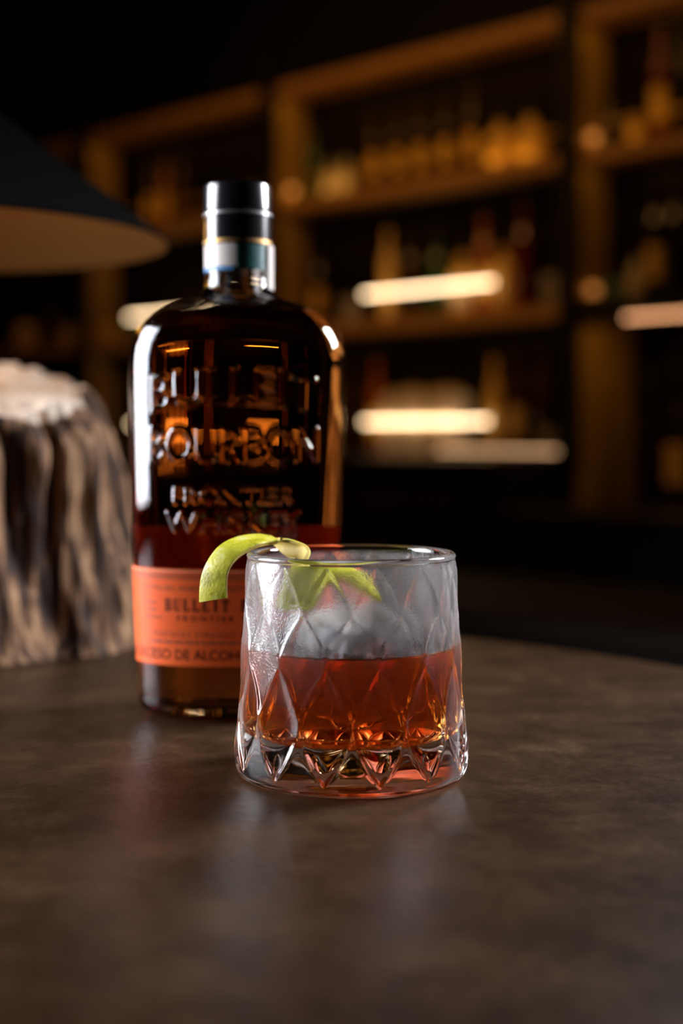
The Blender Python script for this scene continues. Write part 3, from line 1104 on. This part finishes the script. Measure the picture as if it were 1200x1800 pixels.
bl = bpy.data.lights.new('bulb_light', 'POINT')
bl.energy, bl.color, bl.shadow_soft_size = 0.35, (1.0, 0.46, 0.05), 0.02
blo = bpy.data.objects.new('bulb_light', bl)
COL.objects.link(blo)
blo.location = (lampX, lampY, TZ + zs + 0.030)

# ------------------------------------------------------------------ back bar
UP = ('leftmost', 'left', 'middle', 'right')
# bays: name, x0, x1
BAYS = [('far left', -2.90, -2.024), ('left', -1.980, -1.086), ('centre', -1.041, -0.022), ('right', 0.024, 1.02)]
D = 0.115
Z_TOP, Z_S1, Z_S2 = ZC + 0.985, ZC + 0.645, ZC + 0.282       # undersides of the boards
T_B = 0.034
CT = {'far left': ZC - 0.052, 'left': ZC - 0.052, 'centre': ZC - 0.052, 'right': ZC - 0.165}


def local(o):
    o.location = (P0.x, P0.y, 0)
    o.rotation_euler = (0, 0, R(-45))
    return o


for nm, x0, x1 in BAYS:
    e = local(empty('shelf_bay', (0, 0, 0)))
    tag(e, {'far left': 'dim back bar shelf bay at the left edge above the log', 'left': 'lit oak back bar shelf bay behind the bottle and lamp shade',
            'centre': 'largest lit oak back bar shelf bay in the middle with two bright tubes', 'right': 'lit oak back bar shelf bay cut off by the right edge'}[nm], 'shelf', 'bays of the oak back bar')
    dd = 0.22 if nm == 'right' else D
    CTT0 = ZC - 0.0515
    zb = CT[nm]
    box('back_panel', x0, x1, dd + 0.001 if nm == 'right' else D, 0.25, zb + 0.001, Z_TOP + T_B, M['backpanel'], e) if nm != 'right' else \
        (box('back_panel', x0, x1, D, 0.25, Z_S2 + 0.002, Z_TOP + T_B, M['backpanel'], e), box('back_panel', x0, x1, 0.22, 0.25, zb + 0.001, Z_S2, M['backpanel'], e))
    box('side_panel', x0 - 0.011, x0, 0.0, D, Z_S2 + T_B, Z_TOP + T_B, M['lining'], e)
    box('side_panel', x0 - 0.011, x0, 0.0, dd, zb + 0.001, Z_S2 + T_B - 0.001, M['lining'], e)
    box('side_panel', x1, x1 + 0.011, 0.0, D, zb + 0.001, Z_TOP + T_B, M['lining'], e)
    box('top_board', x0 + 0.0005, x1 - 0.0005, 0.0, D - 0.0005, Z_TOP, Z_TOP + T_B, M['board'], e, 0.002)
    box('shelf_board', x0 + 0.0005, x1 - 0.0005, 0.0, D - 0.0005, Z_S1, Z_S1 + T_B, M['board'], e, 0.002)
    box('shelf_board', x0 + 0.0005, x1 - 0.0005, 0.0, D - 0.0005, Z_S2, Z_S2 + T_B, M['black_steel'] if nm == 'right' else M['board'], e, 0.002)
    tube('guard_rail', (x0 + 0.001, 0.008, Z_S1 + T_B + 0.055), (x1 - 0.001, 0.008, Z_S1 + T_B + 0.055), 0.004, M['brass'], e)
    box('upright', x0 - 0.045, x0 - 0.0003, -0.030, -0.0005, CT[nm] + 0.001 if nm != 'right' else CTT0, Z_TOP + 0.12, M['black_steel'], e)

# base cabinet with the dark work top, and the bar counter in front
bc = local(empty('base_cabinet', (0, 0, 0)))
tag(bc, 'dark cabinet and work top under the back bar shelves', 'cabinet')
box('work_top', -2.92, -0.0215, -0.30, 0.30, ZC - 0.092, ZC - 0.052, M['counter'], bc, 0.003)
box('cabinet_body', -2.90, -0.0215, -0.27, 0.30, 0.06, ZC - 0.0925, M['black_steel'], bc)
for k in range(5):
    dx = box('cabinet_door', -2.88 + k * 0.572, -2.88 + k * 0.572 + 0.562, -0.288, -0.2705, 0.09, ZC - 0.115, M['counter'], bc, 0.002)
    tube('door_handle', (0.5, -0.30, 0.66), (0.5, -0.30, 0.80), 0.005, M['dark_metal'], dx).location = (-2.88 + k * 0.572, 0, 0)
box('plinth', -2.88, -0.04, -0.22, 0.28, 0.0, 0.06, M['black_steel'], bc)
lc = local(empty('low_cabinet', (0, 0, 0)))
tag(lc, 'dark low cabinet under the right hand shelf bay', 'cabinet')
box('cabinet_body', -0.020, 1.05, -0.30, 0.30, 0.0, ZC - 0.200, M['black_steel'], lc)
box('work_top', -0.020, 1.05, -0.31, 0.30, ZC - 0.1995, ZC - 0.165, M['counter'], lc, 0.003)

bar = local(empty('bar_counter', (0, 0, 0)))
tag(bar, 'dark wooden bar counter barely visible behind the table at the right', 'counter')
box('counter_slab', -1.4, 1.8, -1.28, -0.86, ZC - 0.275, ZC - 0.240, M['barwood'], bar, 0.004)
box('front_panel', -1.38, 1.78, -1.22, -0.92, 0.0, ZC - 0.2755, M['black_steel'], bar)
tube('foot_rail', (-1.38, -1.27, 0.22), (1.78, -1.27, 0.22), 0.018, M['dark_metal'], bar)
for xx in (-1.2, -0.2, 0.8, 1.6):
    tube('rail_bracket', (xx, -1.215, 0.22), (xx, -1.25, 0.22), 0.010, M['dark_metal'], bar)


# tube lights standing on the shelf fronts
def tube_light(px0, px1, z, label, yd=0.012, m='led', r=0.0046, zbase=None):
    xa, xb = bar_x(px0, yd), bar_x(px1, yd)
    e = empty('tube_light', bar_pt((xa + xb) / 2, yd, zbase), R(-45))
    tag(e, label, 'light', 'tube lights of the back bar')
    h = (xb - xa) / 2
    tube('diffuser', (-h, 0, z - zbase), (h, 0, z - zbase), r, M[m], e, 12)
    for s in (-1, 1):
        tube('end_cap', (s * h, 0, z - zbase), (s * (h + 0.008), 0, z - zbase), r * 1.05, M['black_steel'], e, 12)
        tube('bracket', (s * (h + 0.004), 0, 0.0), (s * (h + 0.004), 0, z - zbase - r), 0.003, M['black_steel'], e, 8)
    return e


Z2T, CTT = Z_S2 + T_B, ZC - 0.052
tube_light(640, 868, ZC + 0.386, 'bright warm tube light on the middle shelf of the centre bay', zbase=Z2T)
tube_light(640, 860, ZC + 0.036, 'bright warm tube light low on the work top of the centre bay', zbase=CTT)
tube_light(227, 395, ZC + 0.386, 'bright warm tube light at the bottle shoulder in the left bay', zbase=Z2T)
tube_light(232, 395, ZC + 0.036, 'warm tube light between log and bottle label height, left bay', zbase=CTT)
# dimmer strips; the first is an added glow in place of a bright line
xa, xb = bar_x(770, -0.06), bar_x(980, -0.06)
e = empty('light_strip', bar_pt((xa + xb) / 2, -0.06, CTT), R(-45))
tag(e, 'dim glowing stand-in for a bright line on the work top right of the bright tubes', 'light')
hw = (xb - xa) / 2
box('housing', -hw - 0.004, hw + 0.004, 0, 0.014, 0, 0.018, M['black_steel'], e)
box('diffuser', -hw, hw, -0.0015, -0.0001, 0.010, 0.017, M['bright_line_glow'], e)
xa, xb = bar_x(1098, 0.02), bar_x(1330, 0.02)
e = empty('light_strip', bar_pt((xa + xb) / 2, 0.02, Z_S2), R(-45))
tag(e, 'pinkish dotted light strip under the shelf at the right edge', 'light')
hw = (xb - xa) / 2
box('housing', -hw - 0.004, hw + 0.004, 0, 0.012, -0.012, -0.0001, M['black_steel'], e)
nled = 26
vv, ff = box_data(-0.0035, 0.0035, -0.0035, -0.0001, -0.0115, -0.0045)
for k in range(nled):
    q = mesh_obj('led', vv, ff, M['led_dim'], e)
    q.location = (-hw + (k + 0.5) * 2 * hw / nled, 0, -0.0)
# little round lights where the side panels meet the boards
for px, zz, lab_ in ((512, Z_S1 + T_B, 'small round amber light at the left end of the centre upper shelf'), (1042, Z_S1 + T_B, 'small round amber light at the left end of the right upper shelf'),
                     (1042, Z2T, 'small round amber light at the left end of the right middle shelf')):
    yd = 0.022
    pl = empty('puck_light', bar_pt(bar_x(px, yd), yd, zz), R(-45))
    tag(pl, lab_, 'light', 'round shelf lights')
    lathe('housing', [(0, 0), (0.014, 0), (0.014, 0.018), (0, 0.018)], M['brass'], pl, n=20)
    lathe('lens', [(0.0135, 0.0182), (0.0135, 0.034), (0.009, 0.040), (0, 0.042)], M['puck'], pl, n=20)

# warm strip lamps fixed behind the shelf fronts (they light the linings and the bottles; the lowest centre one is added)


def lamp_strip(x0, x1, y, z, power, color, aim, name='shelf_lamp'):
    a, b = bar_pt(x0, y, z), bar_pt(x1, y, z)
    c = (a + b) / 2
    d = bpy.data.lights.new(name, 'AREA')
    d.shape = 'RECTANGLE'
    d.size, d.size_y = (b - a).length, 0.012
    d.energy = power
    d.color = color
    ob = bpy.data.objects.new(name, d)
    COL.objects.link(ob)
    xax = (b - a).normalized()
    zax = -(bar_pt(0, aim[0], aim[1]) - bar_pt(0, 0, 0)).normalized()
    yax = zax.cross(xax)
    mt = Matrix((xax, yax, zax)).transposed().to_4x4()
    mt.translation = c
    ob.matrix_world = mt
    return ob


WARM = (1.0, 0.47, 0.06)

# ------------------------------------------------------------------ bottles and jars on the shelves
SHAPES = {
    'tall': ([(0, 0), (0.034, 0), (0.036, 0.004), (0.036, 0.165), (0.032, 0.185), (0.016, 0.205), (0.0135, 0.215), (0.0135, 0.262), (0, 0.262)], (0.0140, 0.262, 0.030), (0.0364, 0.045, 0.125)),
    'squat': ([(0, 0), (0.040, 0), (0.043, 0.005), (0.044, 0.060), (0.043, 0.105), (0.034, 0.128), (0.016, 0.142), (0.015, 0.170), (0, 0.170)], (0.0165, 0.170, 0.026), (0.0444, 0.022, 0.092)),
    'round': ([(0, 0), (0.024, 0), (0.036, 0.010), (0.044, 0.030), (0.046, 0.050), (0.042, 0.074), (0.030, 0.094), (0.015, 0.104), (0.0135, 0.125), (0, 0.125)], (0.0160, 0.125, 0.024), None),
    'wine': ([(0, 0), (0.034, 0), (0.036, 0.004), (0.036, 0.150), (0.030, 0.178), (0.016, 0.200), (0.0130, 0.215), (0.0130, 0.285), (0, 0.285)], (0.0138, 0.245, 0.045), (0.0364, 0.040, 0.110)),
    'jar': ([(0, 0), (0.038, 0), (0.041, 0.005), (0.041, 0.075), (0.036, 0.088), (0.036, 0.094), (0, 0.094)], (0.0385, 0.086, 0.016), (0.0414, 0.015, 0.066)),
    'tumbler': ([(0, 0), (0.028, 0), (0.030, 0.003), (0.036, 0.082), (0.0345, 0.083), (0.0290, 0.010), (0, 0.010)], None, None),
}
SHAPES['slim'] = SHAPES['tall']
KIND = {'slim': ('liquor_bottle', 'bottle'), 'tall': ('liquor_bottle', 'bottle'), 'squat': ('liquor_bottle', 'bottle'), 'round': ('round_decanter', 'bottle'), 'wine': ('wine_bottle', 'bottle'), 'jar': ('storage_jar', 'jar'), 'tumbler': ('bar_glass', 'glass')}
CACHE = {}
LAT = {'slim': 0.50, 'tall': 0.60, 'wine': 0.75, 'squat': 0.78}


def part_mesh(key, prof, m, n=28):
    if key not in CACHE:
        v, f = lathe_data(prof, n)
        me = bpy.data.meshes.new(key[0])
        me.from_pydata(v, [], f)
        me.polygons.foreach_set('use_smooth', np.ones(len(me.polygons), dtype=bool))
        me.set_sharp_from_angle(angle=R(40))
        me.materials.append(m)
        CACHE[key] = me
    return CACHE[key]


def shelf_item(px, yd, zb, shape, color, label, group, paper='paper', scale=1.0, capm='black_steel'):
    body, capd, lb = SHAPES[shape]
    nm, cat_ = KIND[shape]
    e = empty(nm, bar_pt(bar_x(px, yd), yd, zb + 0.0003), R(-45))
    e.scale = (scale * LAT.get(shape, 1.0), scale * LAT.get(shape, 1.0), scale)
    tag(e, label, cat_, group)

    def add(name, me):
        ob = bpy.data.objects.new(name, me)
        COL.objects.link(ob)
        ob.parent = e
    add('body', part_mesh(('body', shape, color), body, M['b_' + color]))
    if capd:
        r, z, h = capd
        add('cap' if shape not in ('jar',) else 'lid', part_mesh(('cap', shape, capm), [(r * 0.5, z - 0.002), (r, z - 0.002), (r, z + h - 0.002), (r * 0.9, z + h), (0, z + h)], M[capm]))
    if lb and paper:
        r, a, b = lb
        add('label', part_mesh(('label', shape, paper), [(r - 0.0003, a), (r + 0.0004, a), (r + 0.0004, b), (r - 0.0003, b)], M[paper]))
    return e


NTH = ('first', 'second', 'third', 'fourth', 'fifth', 'sixth', 'seventh', 'eighth', 'ninth', 'tenth', 'eleventh', 'twelfth')
CN = {'amber': 'amber', 'honey': 'honey-coloured', 'green': 'green', 'dark': 'black', 'red': 'dark red', 'clear': 'pale glass', 'teal': 'pale green', 'orange': 'orange'}
SN = {'slim': 'gold-labelled bottle', 'tall': 'bottle', 'squat': 'squat bottle', 'round': 'round decanter', 'wine': 'slim-necked bottle', 'jar': 'jar', 'tumbler': 'tumbler'}


def row(items, zb, where, group):
    for i, (px, shape, color, paper, sc, yd) in enumerate(items):
        shelf_item(px, yd, zb, shape, color, '%s %s, %s from the left on %s' % (CN[color], SN[shape], NTH[i], where), group, paper, sc)


S1T = Z_S1 + T_B
row([(548, 'wine', 'green', None, 0.78, 0.06), (580, 'squat', 'clear', 'paper_white', 0.62, 0.06), (608, 'squat', 'clear', 'paper_white', 0.62, 0.06),
     (656, 'slim', 'amber', 'paper_gold', 0.80, 0.06), (697, 'slim', 'amber', 'paper_gold', 0.80, 0.06), (738, 'slim', 'amber', 'paper_gold', 0.80, 0.06),
     (782, 'slim', 'amber', 'paper_gold', 0.80, 0.06), (828, 'slim', 'amber', 'paper_gold', 0.86, 0.06), (880, 'round', 'honey', None, 0.95, 0.055), (932, 'round', 'honey', None, 0.95, 0.055)],
    S1T, 'the upper shelf of the centre bay', 'bottles on the upper centre shelf')
row([(560, 'tall', 'dark', 'paper_gold', 0.85, 0.07), (616, 'tumbler', 'clear', None, 0.8, 0.05), (682, 'tall', 'honey', 'paper_gold', 0.95, 0.07), (722, 'tall', 'amber', None, 0.85, 0.07),
     (768, 'wine', 'green', None, 0.85, 0.07), (812, 'squat', 'honey', 'paper', 0.95, 0.07), (850, 'tall', 'orange', 'paper_gold', 0.95, 0.07), (886, 'squat', 'honey', 'paper_gold', 0.98, 0.07),
     (920, 'tall', 'red', None, 1.0, 0.07), (974, 'tumbler', 'clear', None, 0.9, 0.04)],
    Z2T, 'the middle shelf of the centre bay', 'bottles on the middle centre shelf')
row([(622, 'tall', 'amber', None, 0.95, 0.07), (662, 'tall', 'orange', 'paper_gold', 1.0, 0.07), (868, 'tall', 'honey', 'paper_gold', 0.95, 0.06), (908, 'tall', 'amber', 'paper_gold', 1.0, 0.07), (952, 'tall', 'amber', None, 1.0, 0.07), (968, 'tumbler', 'clear', None, 0.8, 0.0)],
    CTT, 'the work top of the centre bay', 'bottles on the centre work top')
# row of pale cartons on the work top behind the low tube
cols = ['paper_white', 'paper', 'paper_white', 'paper_white', 'paper', 'paper_white', 'paper_white']
for i, px in enumerate((690, 709, 728, 747, 766, 786, 806)):
    yd = 0.048
    e = empty('carton', bar_pt(bar_x(px, yd), yd, CTT + 0.0003), R(-45))
    tag(e, 'cream carton, %s from the left in the row above the low tube light' % NTH[i], 'carton', 'cartons above the low tube light')
    hgt = 0.158 + 0.004 * (i % 3)
    box('body', -0.0145, 0.0145, -0.03, 0.03, 0, hgt, M[cols[i]], e, 0.001)
    box('top_flap', -0.013, 0.013, -0.004, 0.004, hgt + 0.0002, hgt + 0.014, M['paper'], e)
row([(1078, 'squat', 'dark', None, 0.7, 0.06), (1117, 'squat', 'amber', 'paper_gold', 0.55, 0.06), (1160, 'tall', 'red', 'paper_gold', 1.0, 0.06), (1200, 'tall', 'dark', None, 0.95, 0.06)],
    S1T, 'the upper shelf of the right bay', 'bottles on the upper right shelf')
row([(1082, 'tumbler', 'teal', None, 0.65, 0.06), (1117, 'squat', 'clear', 'paper', 0.60, 0.06), (1152, 'tall', 'dark', 'paper_gold', 1.0, 0.075), (1185, 'tall', 'dark', None, 1.0, 0.06)],
    Z2T, 'the middle shelf of the right bay', 'bottles on the middle right shelf')
row([(1140, 'wine', 'dark', None, 1.1, 0.10), (1188, 'tall', 'dark', 'paper_gold', 1.15, 0.08)], CT['right'], 'the low work top of the right bay', 'bottles in the low right niche')
row([(265, 'tall', 'amber', 'paper_gold', 0.8, 0.06), (290, 'tall', 'orange', 'paper_gold', 0.8, 0.06), (318, 'tall', 'amber', None, 0.8, 0.06)], S1T, 'the upper shelf of the left bay', 'bottles on the upper left shelf')
row([(197, 'jar', 'honey', 'paper_gold', 0.8, 0.06), (228, 'jar', 'green', None, 0.8, 0.06)], Z2T, 'the middle shelf of the left bay', 'jars on the middle left shelf')
row([(46, 'jar', 'honey', 'paper_gold', 1.0, 0.06), (92, 'squat', 'amber', None, 0.8, 0.06), (124, 'jar', 'amber', 'paper_gold', 0.8, 0.06)], Z2T, 'the middle shelf of the far left bay', 'jars on the middle far left shelf')

for nm, x0, x1 in BAYS:
    pw = {'far left': 0.25, 'left': 0.5, 'centre': 1.0, 'right': 0.9}[nm]
    lamp_strip(x0 + 0.02, x1 - 0.02, 0.004, Z_TOP - 0.004, 0.30 * pw, WARM, (0.45, -1.0))
    lamp_strip(x0 + 0.02, x1 - 0.02, 0.004, S1T + 0.004, 0.18 * pw, WARM, (0.35, 1.0))
    lamp_strip(x0 + 0.02, x1 - 0.02, 0.004, Z_S1 - 0.004, {'far left': 0.03, 'left': 0.05, 'centre': 0.10, 'right': 0.20}[nm], WARM, (0.45, -1.0))
    if nm == 'centre':
        lamp_strip(x0 + 0.02, x1 - 0.02, 0.004, Z_S2 - 0.004, 0.17, WARM, (0.45, -1.0))  # unseen lamp added to brighten the cartons and bottles on the work top
    if nm == 'right':
        lamp_strip(x0 + 0.04, x1 - 0.02, 0.030, Z_S2 - 0.014, 0.36, WARM, (0.30, -1.0))
